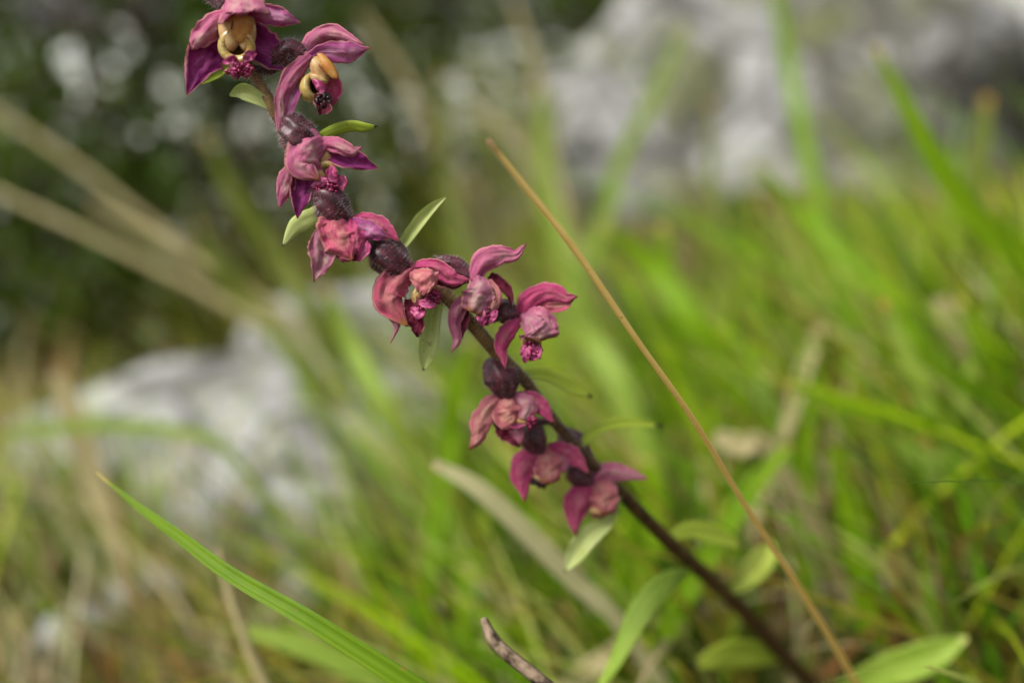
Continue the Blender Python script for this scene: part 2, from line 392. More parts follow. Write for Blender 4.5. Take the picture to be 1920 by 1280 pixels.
rock(at(-10, 1010, .46) + Vector((0, .03, -.03)), .05, .05, .035, .3, 44, 'bluish grey stone almost hidden by grass and dead stalks')
rock(at(1000, 390, .85) + Vector((0, .08, -.05)), .075, .08, .08, .3, 17, 'small weathered stone at the foot of the large boulder')
for k_, (px, py, d, r_, lb) in enumerate([(285, 1045, .40, .016, 'white pebble under the long bright green blade'), (430, 1000, .43, .02, 'whitish stone fragment at the foot of the low pale stone'), (705, 985, .42, .016, 'pale stone fragment among straw behind the broad dead blade'), (120, 1110, .38, .014, 'small grey pebble in short grass near the dead stalks'),
        (640, 900, .46, .022, 'flat pale stone fragment half buried behind the flowers'), (760, 860, .47, .018, 'grey stone fragment showing through fine grass'), (560, 1060, .39, .015, 'tan pebble beside the long bright green blade'), (250, 900, .50, .03, 'pale stone leaning on the low grey stone')]):
    c_ = at(px, py, d); c_.z = gz(c_.x, c_.y) + r_ * .35
    rock(c_, r_ * 1.3, r_, r_ * .8, k_ * 1.1, 50 + k_, lb, 'small stones in the thin grass', 28)
# ------------------------------------------------------------------ shrubs
def shrub(base, h, rx, ry, n, leaf, cols, label, seed, hole=None):
    rnd = random.Random(seed); root = empty('shrub', base); tag(root, label, 'shrub', 'dark shrubs beyond the stones')
    b = MB(); tips = []
    for q in range(9):
        a = rnd.uniform(0, 6.28); e = Vector((math.cos(a) * rx * rnd.uniform(.3, .9), math.sin(a) * ry * rnd.uniform(.3, .9), h * rnd.uniform(.6, 1)))
        p0 = base + Vector((math.cos(a) * .02, math.sin(a) * .02, -.02)); p2 = base + e; p1 = p0.lerp(p2, .5) + Vector((rnd.gauss(0, .05), rnd.gauss(0, .05), .05))
        tube(b, [p0, p1, p2], [.011, .007, .002], 12, 6); tips.append((p0, p1, p2))
        for w in range(5):
            s0 = p1.lerp(p2, rnd.random()); s1 = s0 + Vector((rnd.gauss(0, rx * .35), rnd.gauss(0, ry * .35), rnd.uniform(-.05, .25) * h))
            tube(b, [s0, s0.lerp(s1, .5) + Vector((0, 0, .02)), s1], [.004, .003, .001], 8, 5)
    b.build('branches', M['bark'], root, origin=base)
    f = MB()
    clumps = [base + Vector((rnd.gauss(0, rx * .55), rnd.gauss(0, ry * .55), h * rnd.uniform(.04, 1.02))) for _ in range(n // 45)]
    for c in clumps:
        col0 = rnd.choice(cols); r = rnd.uniform(.05, .11) * (h / .9)
        for _ in range(45):
            p = c + Vector((rnd.gauss(0, r), rnd.gauss(0, r), rnd.gauss(0, r * .8)))
            if p.z < base.z - .02 or (hole and hole(p)): continue
            d = Vector((rnd.gauss(0, 1), rnd.gauss(0, 1), rnd.gauss(.2, .6))).normalized(); l = leaf * rnd.uniform(.6, 1.3)
            s_ = d.cross(Vector((rnd.gauss(0, .4), rnd.gauss(0, .4), 1))).normalized() * l * .28; n_ = s_.cross(d).normalized() * l * .1
            k = rnd.uniform(.6, 1.35); cc = (col0[0] * k, col0[1] * k, col0[2] * k, 1)
            f.add([p, p + d * l * .45 + s_ + n_, p + d * l, p + d * l * .45 - s_ + n_, p + d * l * .5], [(0, 4, 1), (1, 4, 2), (2, 4, 3), (3, 4, 0)], None, 0, cc)
    f.build('foliage', M['foliage'], root, smooth=False, origin=base)
GR = [S(92, 118, 10), S(70, 94, 8), S(116, 134, 20), S(80, 104, 18)]
DK = [S(50, 70, 6), S(36, 54, 6), S(64, 84, 10)]
def on(x, y): return Vector((x, y, gz(x, y)))
gr = random.Random(77)
GAPS = [(gr.uniform(-.82, -.44), gr.uniform(.11, .27), gr.uniform(.010, .023)) for _ in range(22)] + [(-.63, .27, .06), (-.80, .26, .05), (-.52, .265, .03)]      # openings through the twigs
def gap(p):
    t = p.y - 1.45; x, z = p.x + .40 * t, p.z + .04 * t
    return any((x - a) ** 2 + (z - b) ** 2 < r * r for a, b, r in GAPS)
shrub(on(-.60, 1.35), .80, .30, .25, 5600, .036, GR, 'dark glossy leaved shrub behind the low pale stone', 3, gap)
shrub(on(-.30, 1.0), .50, .26, .14, 5600, .027, DK, 'shadowy low shrub between the stones and the taller bushes', 4, gap)
shrub(on(-.95, 1.8), 1.15, .30, .3, 3200, .045, GR, 'tall sparse shrub with pale sky behind its leaves', 9, gap)
shrub(on(-.12, 1.75), 1.0, .30,   .3, 5200, .036, [S(104, 116, 34), S(80, 94, 26), S(120, 118, 54)], 'olive green shrub behind the flowering spike', 12)
shrub(on(.28, 2.1), .85, .36, .3, 5000, .036, [S(104, 120, 26), S(84, 104, 24), S(128, 128, 60)], 'yellowish shrub left of the large boulder', 15)
shrub(on(-1.25, 1.25), .85, .34, .3, 3600, .038, GR, 'wide dark shrub at the end of the row of bushes', 33)
# ------------------------------------------------------------------ turf (uncountable) 
def turf(name, n, region, hgt, wid, cols, lean, seed, label):
    rnd = random.Random(seed); f = MB(); made = 0
    for _ in range(n):
        x, y, dens = region(rnd)
        if rnd.random() > dens: continue
        h = hgt * rnd.uniform(.45, 1.25); w = wid * rnd.uniform(.5, 1.3)
        a = rnd.gauss(lean[0], lean[1]); ln_ = h * abs(rnd.gauss(lean[2], .35))
        dirv = Vector((math.cos(a), math.sin(a), 0)); b = on(x, y) - Vector((0, 0, .004))
        p1 = b + dirv * ln_ * .22 + Vector((0, 0, h * .55)); p2 = b + dirv * ln_ + Vector((0, 0, h * rnd.uniform(.75, 1.05)))
        s_ = Vector((-dirv.y, dirv.x, 0)); ta = rnd.uniform(-1.2, 1.2); s_ = (s_ * math.cos(ta) + dirv * math.sin(ta))
        c0 = rnd.choice(cols); k = rnd.uniform(.7, 1.3); c0 = (c0[0] * k, c0[1] * k, c0[2] * k, 1)
        q = []
        for i, t in enumerate((0, .22, .45, .68, .87)):
            p = b * (1 - t) ** 2 + p1 * 2 * t * (1 - t) + p2 * t * t; ww = w * (1 - t ** 2.2) * .5
            q += [p - s_ * ww, p + s_ * ww]
        q.append(p2)
        f.add(q, [(0, 1, 3, 2), (2, 3, 5, 4), (4, 5, 7, 6), (6, 7, 9, 8), (8, 9, 10)], None, 0, c0); made += 1
    o = f.build(name, M['turf'], origin=Vector((0, .5, 0))); tag(o, label, 'grass', kind='stuff'); return o
FRESH = [S(138, 174, 6), S(102, 154, 2), S(180, 198, 36), S(112, 158, 10), S(182, 190, 100), S(62, 98, 6), S(78, 116, 8), S(50, 78, 8), S(150, 140, 50)]
MIXC = FRESH + [S(190, 178, 132), S(166, 148, 100), S(200, 190, 150), S(150, 150, 80), S(140, 160, 90)]
DRY = [S(190, 174, 132), S(206, 194, 158), S(150, 124, 78), S(190, 150, 84), S(120, 78, 40)]
def stony(x, y): return any(math.hypot(x - cx, y - cy) < rr for cx, cy, rr in ((-.14, .56, .13), (-.145, .45, .06), (-.14, .68, .10), (-.10, .50, .08)))
def reg_right(r):
    y = .20 + .45 * r.random() ** 1.2; x = r.uniform(-.03 - .05 * (y - .3), .62 * y + .10); return x, y, (1 - .85 * sm(.45, .65, y)) * (.25 + .75 * (noise.noise(Vector((x * 16, y * 16, 5))) > -.12))
def reg_left(r):
    y = r.uniform(.28, .95); x = r.uniform(-.62 * y - .34, .04)
    d = 1.0
    if stony(x, y): d = .10
    return x, y, d * (1 - .97 * sm(.52, .68, y) * sm(-.08, -.16, x))
def reg_all(r):
    y = .22 + .6 * r.random() ** 1.4; x = r.uniform(-.6 * y - .32, .62 * y + .12); return x, y, .12 if stony(x, y) else .7 if x > 0 else 1
turf('grass', 2500, reg_right, .080, .0025, FRESH, (math.pi * .85, 1.1, 1.15), 21, 'dense bright green grass in front of the large boulder')
turf('grass', 3400, reg_left, .048, .0030, MIXC, (math.pi * .8, .9, .6), 22, 'thin short mixed grass around the low pale stones')
turf('dead_grass', 3000, reg_all, .058, .0027, DRY, (math.pi * .8, 1.4, .9), 23, 'dead straw coloured grass matted among the green')
turf('grass', 170, lambda r: (r.uniform(.0, .30), r.uniform(.25, .50), 1), .105, .0044, [S(150, 182, 14), S(116, 168, 6), S(176, 194, 60), S(134, 166, 50)], (math.pi * .75, .9, .8), 27, 'broader bright blades standing out of the dense green turf')
turf('grass', 620, lambda r: (r.uniform(-.24, .06), r.uniform(.74, 1.0), 1), .20, .0045, [S(150, 150, 56), S(126, 134, 40), S(178, 160, 104), S(110, 124, 30), S(170, 168, 90)], (math.pi * .75, .7, .8), 29, 'tall olive and tan grass in front of the olive green shrub')
turf('grass', 380, lambda r: (r.uniform(-.27, .01), r.uniform(.33, .43), 1), .074, .0024, MIXC, (math.pi * .8, .8, .8), 26, 'fine loose grass standing in front of the pale stones')
turf('grass', 900, lambda r: (r.uniform(-.75, .10), r.uniform(1.0, 1.9), .8), .15, .006, MIXC, (math.pi * .6, 1.0, .5), 24, 'coarse tall grass growing round the foot of the shrubs')
# ------------------------------------------------------------------ blades that can be told apart
def blade(name, pts, W, mat, label, cat, group=None, cup=.25, twist=0, foot=True, round_=False):
    """pts run tip -> foot as (px, py, depth) seen from the reference view; the foot goes on into the ground"""
    P = [at(*p) for p in pts]; d_end = pts[-1][2]
    if foot:
        t = (P[-1] - P[-2]).normalized(); e = P[-1]; hgt = e.z - gz(e.x, e.y)
        if hgt > .004:
            tx = Vector((t.x, t.y, 0)); tx = tx * min(1.0, .6 * hgt / max(tx.length * 1, .02))
            mid = e + Vector((tx.x * .5, tx.y * .5, -hgt * .5)); g_ = e + Vector((tx.x * .8, tx.y * .8, 0)); g_.z = gz(g_.x, g_.y) - .004
            P += [mid, g_]; W = list(W) + [W[-1] * .95, W[-1] * .8]; pts = list(pts) + [(0, 0, d_end)] * 2
    Wm = [w / FPX * p[2] for w, p in zip(W, pts)]
    P.reverse(); Wm.reverse(); b = MB()
    if round_: tube(b, P, [w / 2 for w in Wm], 48, 8, .12, 5)
    else: ribbon(b, P, Wm, cup, twist, 36, 5, .0003, (0, 0), keel=.15)
    o = b.build(name, mat, origin=P[0]); tag(o, label, cat, group); return o
B = M
blade('grass_stalk', [(915, 262, .132), (985, 350, .136), (1083, 474, .141), (1198, 642, .148), (1302, 789, .156), (1398, 947, .167), (1503, 1108, .18), (1600, 1270, .195)],
      [11, 13, 13, 11.5, 11, 11, 12, 13], M['straw'], 'single straight golden brown dry grass stalk beside the orchid', 'grass stalk', round_=True)
blade('grass_strand', [(180, 884, .170), (260, 950, .166), (340, 1008, .160), (430, 1075, .154), (560, 1150, .148), (680, 1225, .145), (800, 1305, .143), (960, 1420, .142)],
      [2, 13, 22, 28, 34, 38, 42, 42], M['blade_deep'], 'long bright green grass blade with a dry pointed tip over the pale stones', 'grass blade', cup=.5)
blade('twig', [(906, 1158, .163), (922, 1195, .162), (950, 1225, .161), (1030, 1290, .160), (1150, 1400, .160)], [13, 24, 25, 26, 26], M['twig'], 'short broken grey brown twig with flaking bark', 'twig', round_=True)
blade('dead_grass_strand', [(812, 868, .218), (900, 918, .220), (1000, 1010, .224), (1080, 1090, .228), (1160, 1165, .232)], [18, 34, 38, 36, 30], M['straw_green'], 'broad pale dead grass blade crossing behind the flowers', 'grass blade')
blade('grass_strand', [(1640, 86, .30), (1695, 190, .30), (1760, 310, .30), (1850, 430, .30), (1960, 530, .30)], [8, 26, 40, 48, 52], M['blade'], 'bright green curved blade with orange tip standing before the mottled stone', 'grass blade', cup=.4)
blade('grass_strand', [(1655, 560, .27), (1715, 700, .27), (1790, 860, .27), (1930, 1060, .27)], [14, 36, 42, 46], M['blade_pale'], 'long pale green blade with burnt orange tip crossing another blade', 'grass blade')
blade('grass_strand', [(1600, 790, .29), (1700, 850, .29), (1800, 910, .28), (1940, 1010, .28)], [10, 44, 50, 40], M['blade_pale'], 'pale green blade crossed by the blade with burnt orange tip', 'grass blade')
G = 'tall blurred green blades in the turf'
L1 = iter(['tall upright green blade standing before the middle of the large boulder', 'green blade leaning across the large boulder above the golden stalk', 'olive blade with brownish tip rising before the large boulder', 'pale green blade beside the small weathered stone'])
for pts, W, m in [
    ([(1450, -40, .5), (1475, 100, .5), (1500, 230, .49), (1530, 360, .48)], [18, 24, 27, 30], 'blade'),
    ([(1290, 40, .5), (1215, 200, .5), (1160, 310, .5), (1130, 420, .5)], [10, 24, 28, 30], 'blade_pale'),
    ([(1330, 190, .48), (1335, 330, .48), (1350, 460, .47)], [8, 20, 24], 'blade_olive'),
    ([(1015, 160, .5), (1018, 300, .5), (1040, 420, .5)], [12, 28, 34], 'blade_pale')]:
    blade('grass_strand', pts, W, M[m], next(L1), 'grass blade', G)
L2 = iter(['dark green blade slanting from the large boulder down into the turf', 'bright green blade lying almost level over the turf', 'broad green blade bending over behind the golden brown stalk', 'pale broad blade behind the flower with broad rosy hood', 'green blade arching above the blade with burnt orange tip', 'green blade slanting between the stem leaves and the golden brown stalk', 'upright green blade rising beside the foot of the golden brown stalk', 'broadest soft green blade directly behind the lowest flower', 'straight upright blade crossing the almost level bright blade', 'green blade leaning below the mottled grey stone', 'straight green blade standing just behind the golden brown stalk', 'olive blade leaning in front of the mottled grey stone'])
for pts, W, m in [
    ([(1420, 310, .36), (1500, 400, .36), (1580, 480, .35), (1680, 570, .34)], [10, 30, 36, 36], 'blade'),
    ([(1470, 720, .27), (1600, 760, .27), (1750, 800, .27), (1900, 870, .27)], [16, 36, 40, 36], 'blade'),
    ([(1130, 420, .36), (1220, 500, .36), (1300, 600, .35), (1360, 690, .35)], [16, 40, 44, 40], 'blade'),
    ([(1050, 560, .34), (1110, 640, .34), (1170, 740, .33)], [20, 48, 50], 'blade_pale'),
    ([(1700, 640, .30), (1790, 710, .30), (1930, 780, .30)], [14, 36, 40], 'blade'),
    ([(1480, 830, .26), (1400, 930, .26), (1330, 1040, .26)], [20, 40, 42], 'blade'),
    ([(1560, 830, .27), (1600, 1000, .27), (1640, 1220, .27)], [20, 44, 50], 'blade'),
    ([(1200, 860, .28), (1215, 960, .28), (1180, 1120, .28)], [40, 80, 80], 'blade'),
    ([(1530, 620, .30), (1510, 740, .30), (1505, 900, .30)], [20, 40, 44], 'blade'),
    ([(1800, 560, .33), (1860, 680, .33), (1900, 800, .33)], [20, 40, 44], 'blade'),
    ([(1240, 420, .38), (1260, 560, .38), (1280, 700, .38)], [20, 40, 44], 'blade'),
    ([(1850, 180, .45), (1830, 320, .45), (1800, 480, .45)], [20, 40, 44], 'blade_olive')]:
    blade('grass_strand', pts, W, M[m], next(L2), 'grass blade', G)
L3 = iter(['long olive blade leaning over the shadowy low shrub', 'thin olive blade close beside the furry ovaries', 'short olive blade crossing the dry slanting stalks', 'upright green blade rising behind the upper bracts', 'pale green blade arching below the flowers over the stones', 'short green blade standing behind the dark lower stem'])
for pts, W, m in [
    ([(380, 250, .56), (450, 380, .56), (520, 490, .56), (590, 600, .55)], [8, 30, 34, 36], 'blade_olive'),
    ([(430, 330, .60), (480, 430, .60), (540, 520, .60), (620, 620, .60)], [8, 26, 34, 36], 'blade_olive'),
    ([(370, 420, .50), (410, 500, .50), (480, 590, .50), (560, 680, .49)], [8, 30, 34, 36], 'blade_olive'),
    ([(825, 130, .55), (828, 250, .55), (840, 360, .55), (870, 480, .54)], [8, 22, 26, 28], 'blade_olive'),
    ([(610, 540, .34), (660, 650, .34), (720, 760, .33), (790, 880, .33)], [14, 36, 40, 42], 'blade_pale'),
    ([(880, 640, .30), (850, 740, .30), (840, 860, .30)], [16, 36, 40], 'blade')]:
    blade('grass_strand', pts, W, M[m], next(L3), 'grass blade', 'blurred blades beside the shrub')
L4 = iter(['long dry stalk slanting lowest in front of the dark shrub', 'thin dry stalk slanting across the tall sparse shrub', 'broad dry stalk lying between two slanting stalks before the dark shrub'])
for pts, W in [
    ([(-40, 345, .50), (150, 432, .50), (330, 520, .50), (450, 585, .50), (560, 650, .50)], [13, 15, 17, 17, 16]),
    ([(-20, 200, .62), (130, 300, .62), (260, 400, .62), (400, 510, .62), (520, 600, .61)], [11, 14, 15, 15, 15]),
    ([(170, 380, .60), (300, 450, .60), (430, 530, .60), (560, 610, .60)], [13, 15, 15, 14])]:
    blade('grass_stalk', pts, W, M['straw_pale'], next(L4), 'grass stalk', 'dry stalks before the shrub', round_=True)
blade('grass_stalk', [(410, 1030, .22), (430, 1110, .22), (460, 1200, .22), (500, 1290, .22)], [10, 16, 19, 22], M['straw_pale'], 'thin pale dry stalk rising below the long bright green blade', 'grass stalk', round_=True)
blade('grass_strand', [(440, 1180, .25), (540, 1200, .25), (640, 1240, .25), (740, 1300, .25)], [14, 40, 44, 44], M['blade_pale'], 'pale green blade lying low under the long bright green blade', 'grass blade')
blade('grass_strand', [(-30, 820, .33), (130, 800, .33), (300, 805, .33), (430, 850, .33)], [16, 24, 24, 18], M['blade_pale'], 'arching grey green blade lying across the low pale stone', 'grass blade')
blade('dead_grass_strand', [(100, 700, .40), (140, 790, .40), (175, 900, .40)], [16, 50, 44], M['straw_pale'], 'upright withered blade at the edge of the dark shrub', 'grass blade')
L5 = iter(['thin dry stalk rising before the yellowish shrub', 'short dry stalk leaning beside the small weathered stone', 'long dry stalk slanting before the olive green shrub'])
for pts, W in [([(960, 0, .7), (1000, 110, .7), (1015, 220, .7)], [10, 12, 13]), ([(890, 200, .55), (950, 250, .55), (1010, 330, .55)], [12, 18, 18]), ([(680, 30, .8), (760, 150, .8), (830, 300, .8)], [12, 14, 14])]:
    blade('grass_stalk', pts, W, M['straw_pale'], next(L5), 'grass stalk', 'dry stalks behind the orchid', round_=True)
L6 = iter(['narrow pale dead blade leaning behind the golden brown stalk', 'short pale dead blade lying level beside the golden brown stalk', 'pale dead blade lying level under the crossing green blades', 'broad pale dead blade below the mottled grey stone', 'greyish dead blade lying behind the lower orchid stem', 'brownish dead blade crossing under the folded stem leaf'])
for pts, W in [([(1540, 610, .30), (1510, 690, .30), (1490, 760, .30)], [20, 30, 24]), ([(1340, 820, .27), (1390, 835, .27), (1440, 842, .27)], [30, 44, 30]), ([(1700, 950, .30), (1800, 975, .30), (1860, 985, .30)], [20, 36, 24]), ([(1760, 560, .34), (1800, 640, .34), (1830, 720, .34)], [30, 50, 40]),
               ([(1170, 1120, .30), (1250, 1190, .30), (1350, 1260, .30)], [30, 44, 40]), ([(1180, 1190, .24), (1130, 1235, .24), (1070, 1290, .24)], [16, 36, 46])]:
    blade('dead_grass_strand', pts, W, M['straw_pale'], next(L6), 'grass blade', 'dead blades in the turf')
# ------------------------------------------------------------------ the orchid
def dz_(d): return d + .38 * max(0, d - .1515)
foot0 = at(1520, 1280, dz_(.212))
SP = [(395, -60, .1485), (430, 40, .1490), (470, 128, .1500), (500, 180, .1505), (527, 232, .1510), (575, 295, .1525), (622, 362, .1530), (655, 408, .1535), (705, 462, .1540), (760, 500, .1545), (825, 545, .1550), (880, 602, .1560), (930, 660, .1580), (985, 715, .1605), (1040, 790, .1635), (1100, 858, .167), (1170, 930, .172), (1260, 1022, .181), (1390, 1140, .197), (1520, 1280, .212)]
SP = [(x_, y_, dz_(d_)) for x_, y_, d_ in SP]
P = [at(*p) for p in SP]; base = foot0 + Vector((.018, .012, 0)); base.z = gz(base.x, base.y)
P += [foot0.lerp(base, .5) + Vector((.003, 0, -.001)), base - Vector((0, 0, .01))]
WS = [17, 18, 20, 20, 21, 22, 23, 24, 24, 25, 26, 25, 24, 22, 20, 22, 25, 28, 31, 33, 42, 44]
RS = [w / 2 / FPX * (SP[i][2] if i < len(SP) else .215) for i, w in enumerate(WS)]
orchid = empty('orchid', base); tag(orchid, 'leaning orchid with drooping dark magenta flowers along a hairy stem', 'orchid')
mb = MB(); Vt, Nt = tube(mb, P, RS, 220, 14, .05, 5, .08)
hairs(mb, Vt[:14 * 160], Nt[:14 * 160], 7000, .00085, .000018, 1, .1)
mb.build('stem', [M['stem'], M['hair']], orchid, origin=P[0])
class Flower:
    def __init__(s, px, py, d, ov=None, orr=None, nh=800, label=None):
        d = dz_(d); s.d = d; s.e = empty('flower', at(px, py, d), orchid)
        if label: s.e['label'] = label
        if ov:   # ovary
            m = MB(); Q = [at(x, y, d - z * .001) for x, y, z in ov]; R_ = [r * .88 / FPX * d for r in orr]
            near = min(range(len(SP)), key=lambda k_: (SP[k_][0] - ov[0][0]) ** 2 + (SP[k_][1] - ov[0][1]) ** 2); q0 = P[near]
            if (q0 - Q[0]).length > .0012: Q = [q0, q0.lerp(Q[0], .6)] + Q; R_ = [.0006, .0006] + [R_[0] * .7] + R_[1:]
            V_, N_ = tube(m, Q, R_, 30, 42, .085, 6, .10, twist=1.4)
            hairs(m, V_, N_, int(nh * 1.2), .0009, .000017, 1, .15)
            m.build('ovary', [M['ovary'], M['hair']], s.e, origin=Q[0])
    def pt(s, p): return at(p[0], p[1], s.d - p[2] * .001)
    def px(s, w): return w / FPX * s.d
    def seg(s, name, pts, W, f, b, cup=0.0, twist=0.0, ruf=.34, keel=None, nl=40, na=17, th=.00014):
        if keel is None: keel = -.30 if cup < 0 else .22
        cup = cup * .55
        if f in ('pale', 'tan') and cup < -.2: ruf *= .8; keel = -.5; cup *= .1
        m = MB(); Q = [s.pt(p) for p in pts]
        if W[-1] <= 3:      # drawn-out point
            Q.insert(-1, Q[-2].lerp(Q[-1], .66)); W = list(W); W.insert(-1, W[-2] * .36 + 1)
        ribbon(m, Q, [s.px(w) for w in W], cup, twist, nl, na, th, (0, 1), keel, ruf)
        return m.build(name, [M[f], M[b]], s.e, origin=Q[0])
    def lip(s, warts=None, lobes=(), cups=(), n=40, r=(3, 6), dark=False, mats=None):
        """warts (cx, cy, z, rx, ry, rz); lobes ribbons; cups (cx, cy, z, opening dir (r,u,b), rx, ry, depth)"""
        m = MB(); o = None
        for (cx, cy, z, dr, rx, ry, dp) in cups:
            c = s.pt((cx, cy, z)); o = o or c
            bowl(m, c, VR * dr[0] + VU * dr[1] + VB * dr[2], VR, s.px(rx), s.px(ry), s.px(dp), (0, 1), s.px(min(rx, ry) * .5))
        for (pts, W, cp) in lobes:
            Q = [s.pt(p) for p in pts]; o = o or Q[0]
            ribbon(m, Q, [s.px(w) for w in W], cp, 0, 16, 9, .0003, (2, 2), 0, .5)
        if warts:
            cx, cy, z, rx, ry, rz = warts; c = s.pt((cx, cy, z)); o = o or c
            blob(m, c, (VR * s.px(rx * .8), VU * s.px(ry * .75), VB * s.px(rz * .6)), 3, 16, 12, .5)
            for _ in range(n):
                t = Vector((random.gauss(0, 1), random.gauss(0, 1), random.gauss(.4, .8))).normalized() * random.uniform(.7, 1)
                q = c + VR * s.px(rx * t.x) + VU * s.px(ry * t.y) + VB * s.px(rz * t.z); rr = s.px(random.uniform(*r))
                ax = Vector((random.gauss(0, 1), random.gauss(0, 1), random.gauss(0, 1))).normalized(); a2 = ax.orthogonal().normalized()
                blob(m, q, (ax * rr * random.uniform(1, 2.0), a2 * rr * .75, ax.cross(a2) * rr * .75), 3, 8, 6, .35)
        m.build('lip', [M['cup'], M['cup_in'], M['lobe'], M['warts_dark' if dark else 'warts']], s.e, origin=o)
    def column(s, parts):
        m = MB(); o = None
        for (cx, cy, z, ax, rl, rw, rd, mt) in parts:     # ellipsoids: long axis ax (r,u,b)
            c = s.pt((cx, cy, z)); o = o or c
            a = (VR * ax[0] + VU * ax[1] + VB * ax[2]).normalized(); b_ = a.cross(VB).normalized() if abs(a.dot(VB)) < .95 else VR; c_ = a.cross(b_)
            blob(m, c, (b_ * s.px(rw), c_ * s.px(rd), a * s.px(rl)), mt, 20, 14, .12)
        m.build('column', [M['column'], M['anther'], M['slit']], s.e, origin=o)
def bract(name, pts, W, mat, cup=.3, twist=0.0, keel=.25, dz=0):
    pts = [(x_, y_, dz_(d_)) for x_, y_, d_ in pts]; Q = [at(*p) for p in pts]; m = MB()
    ribbon(m, Q, [w / FPX * p[2] for w, p in zip(W, pts)], cup, twist, 30, 9, .0004, (0, 0), keel, .1)
    return m.build(name, M[mat], orchid, origin=Q[0])
# --- flower 1 (top, looking at the viewer)
F = Flower(430, 20, .1468, [(398, -70, -3), (396, -25, -3), (425, 18, -2)], [10, 26, 12], 700, 'topmost flower showing its yellow column and purple inner sepals')
F.seg('sepal', [(425, -38, -4), (440, -18, 1), (452, 16, 4), (455, 32, 3.6)], [60, 92, 84, 10], 'pink', 'purple', -.4)
F.seg('sepal', [(432, 42, -2), (398, 88, -1), (374, 122, 0), (350, 180, 2)], [30, 72, 60, 1], 'purple', 'pink', .25)
F.seg('petal', [(440, 22, -1), (404, 46, 1), (372, 76, 2), (360, 94, 2)], [26, 46, 34, 2], 'pink', 'mauve', -.35)
F.seg('petal', [(452, 34, -1), (490, 26, 1), (530, 34, 1), (564, 43, 0)], [24, 40, 34, 1], 'mauve', 'pink', -.2)
F.seg('sepal', [(466, 55, -2.5), (490, 84, -2), (514, 110, -2), (538, 133, -2)], [44, 72, 52, 1], 'purple', 'pink', .2)
F.column([(450, 52, .9, (0.1, 1, .25), 30, 24, 12, 1), (430, 62, .3, (-.1, 1, .1), 36, 20, 14, 0), (464, 64, .1, (.1, 1, .1), 34, 16, 12, 0), (436, 46, 1.7, (.3, 1, 0), 11, 2.2, 3, 2), (462, 70, 1.6, (-.6, .5, 0), 7, 2.0, 3, 2)])
F.lip((450, 132, 1.5, 26, 14, 12), [([(418, 118, 1.5), (436, 112, 2.5), (448, 118, 2)], [6, 16, 4], .4), ([(478, 98, 1), (466, 106, 2), (456, 116, 2)], [8, 20, 4], .4)], [(444, 88, .5, (0.05, -.25, 1), 35, 32, 30)], 60, (2.5, 5.5))
# --- flower 2 (profile)
F = Flower(560, 108, .1492, [(508, 136, -1), (520, 118, -.6), (545, 98, 0), (574, 112, 0)], [7, 20, 27, 14], 900, 'flower in profile with bulging cream anther and blackened lip')
F.seg('sepal', [(566, 112, -.5), (588, 76, -.5), (626, 62, 0), (682, 84, 1)], [16, 34, 34, 2], 'pink', 'purple', -.5)
F.seg('petal', [(568, 118, .3), (606, 98, .8), (648, 98, 1), (694, 90, 1)], [20, 30, 42, 3], 'mauve', 'pink', -.25)
F.seg('sepal', [(584, 104, 1), (552, 138, 1.6), (530, 176, 1.6), (526, 212, 1.2), (521, 250, 1)], [20, 36, 30, 22, 1], 'pink', 'purple', -.5)
F.seg('sepal', [(560, 140, .2), (548, 172, .6), (538, 204, .6), (530, 226, .4)], [16, 34, 24, 3], 'mauve', 'purple', .2)
F.column([(598, 132, 0, (.35, -1, 0), 30, 17, 14, 0), (614, 124, .6, (.62, -.8, .1), 32, 11, 9, 1), (606, 132, 1.6, (.62, -.8, 0), 14, 2.2, 3, 2), (596, 148, .6, (.9, -.35, 0), 18, 8, 10, 0)])
F.seg('petal', [(612, 138, -1.5), (624, 165, -1.5), (622, 202, -1.5)], [30, 38, 8], 'red', 'mauve', .4)
F.lip((608, 190, .6, 16, 17, 14), [([(586, 148, 1.2), (600, 162, 1.6), (604, 178, 1.4)], [6, 18, 6], -.4)], [(588, 164, 0, (.72, .15, .55), 25, 28, 34)], 40, (2.5, 5), True)
F.seg('lip_tip', [(590, 178, .8), (606, 200, 1), (598, 216, 1)], [12, 30, 3], 'wine', 'wine', .3, 0, .5)
# --- flower 3
F = Flower(590, 280, .1498, [(530, 224, -.6), (548, 240, 0), (566, 266, 0), (600, 296, -.5)], [16, 33, 36, 14], 1300, 'flower with pink hood and frilly crimson lip above a furry ovary')
F.seg('sepal', [(612, 262, .5), (585, 282, 2.6), (566, 308, 3.0), (598, 338, 2.8)], [70, 84, 60, 4], 'pink', 'purple', -.55)
F.seg('sepal', [(558, 306, 1), (540, 334, 1.6), (532, 362, 1.5), (524, 390, 1.2)], [22, 36, 28, 2], 'pink', 'purple', -.5)
F.seg('sepal', [(575, 312, -.3), (566, 345, .2), (562, 372, .4), (558, 410, .4)], [26, 44, 38, 2], 'purple', 'pink', .3)
F.seg('petal', [(602, 268, .8), (632, 272, 1.4), (660, 284, 1.2), (680, 276, .6)], [26, 32, 22, 2], 'pink', 'mauve', -.4)
F.seg('sepal', [(606, 284, -.4), (642, 292, 0), (676, 304, 0), (709, 316, 0)], [20, 44, 34, 2], 'purple', 'pink', .3)
F.column([(610, 300, -.6, (.2, 1, 0), 24, 14, 12, 0), (596, 326, .5, (.7, -.5, 0), 18, 10, 10, 0)])
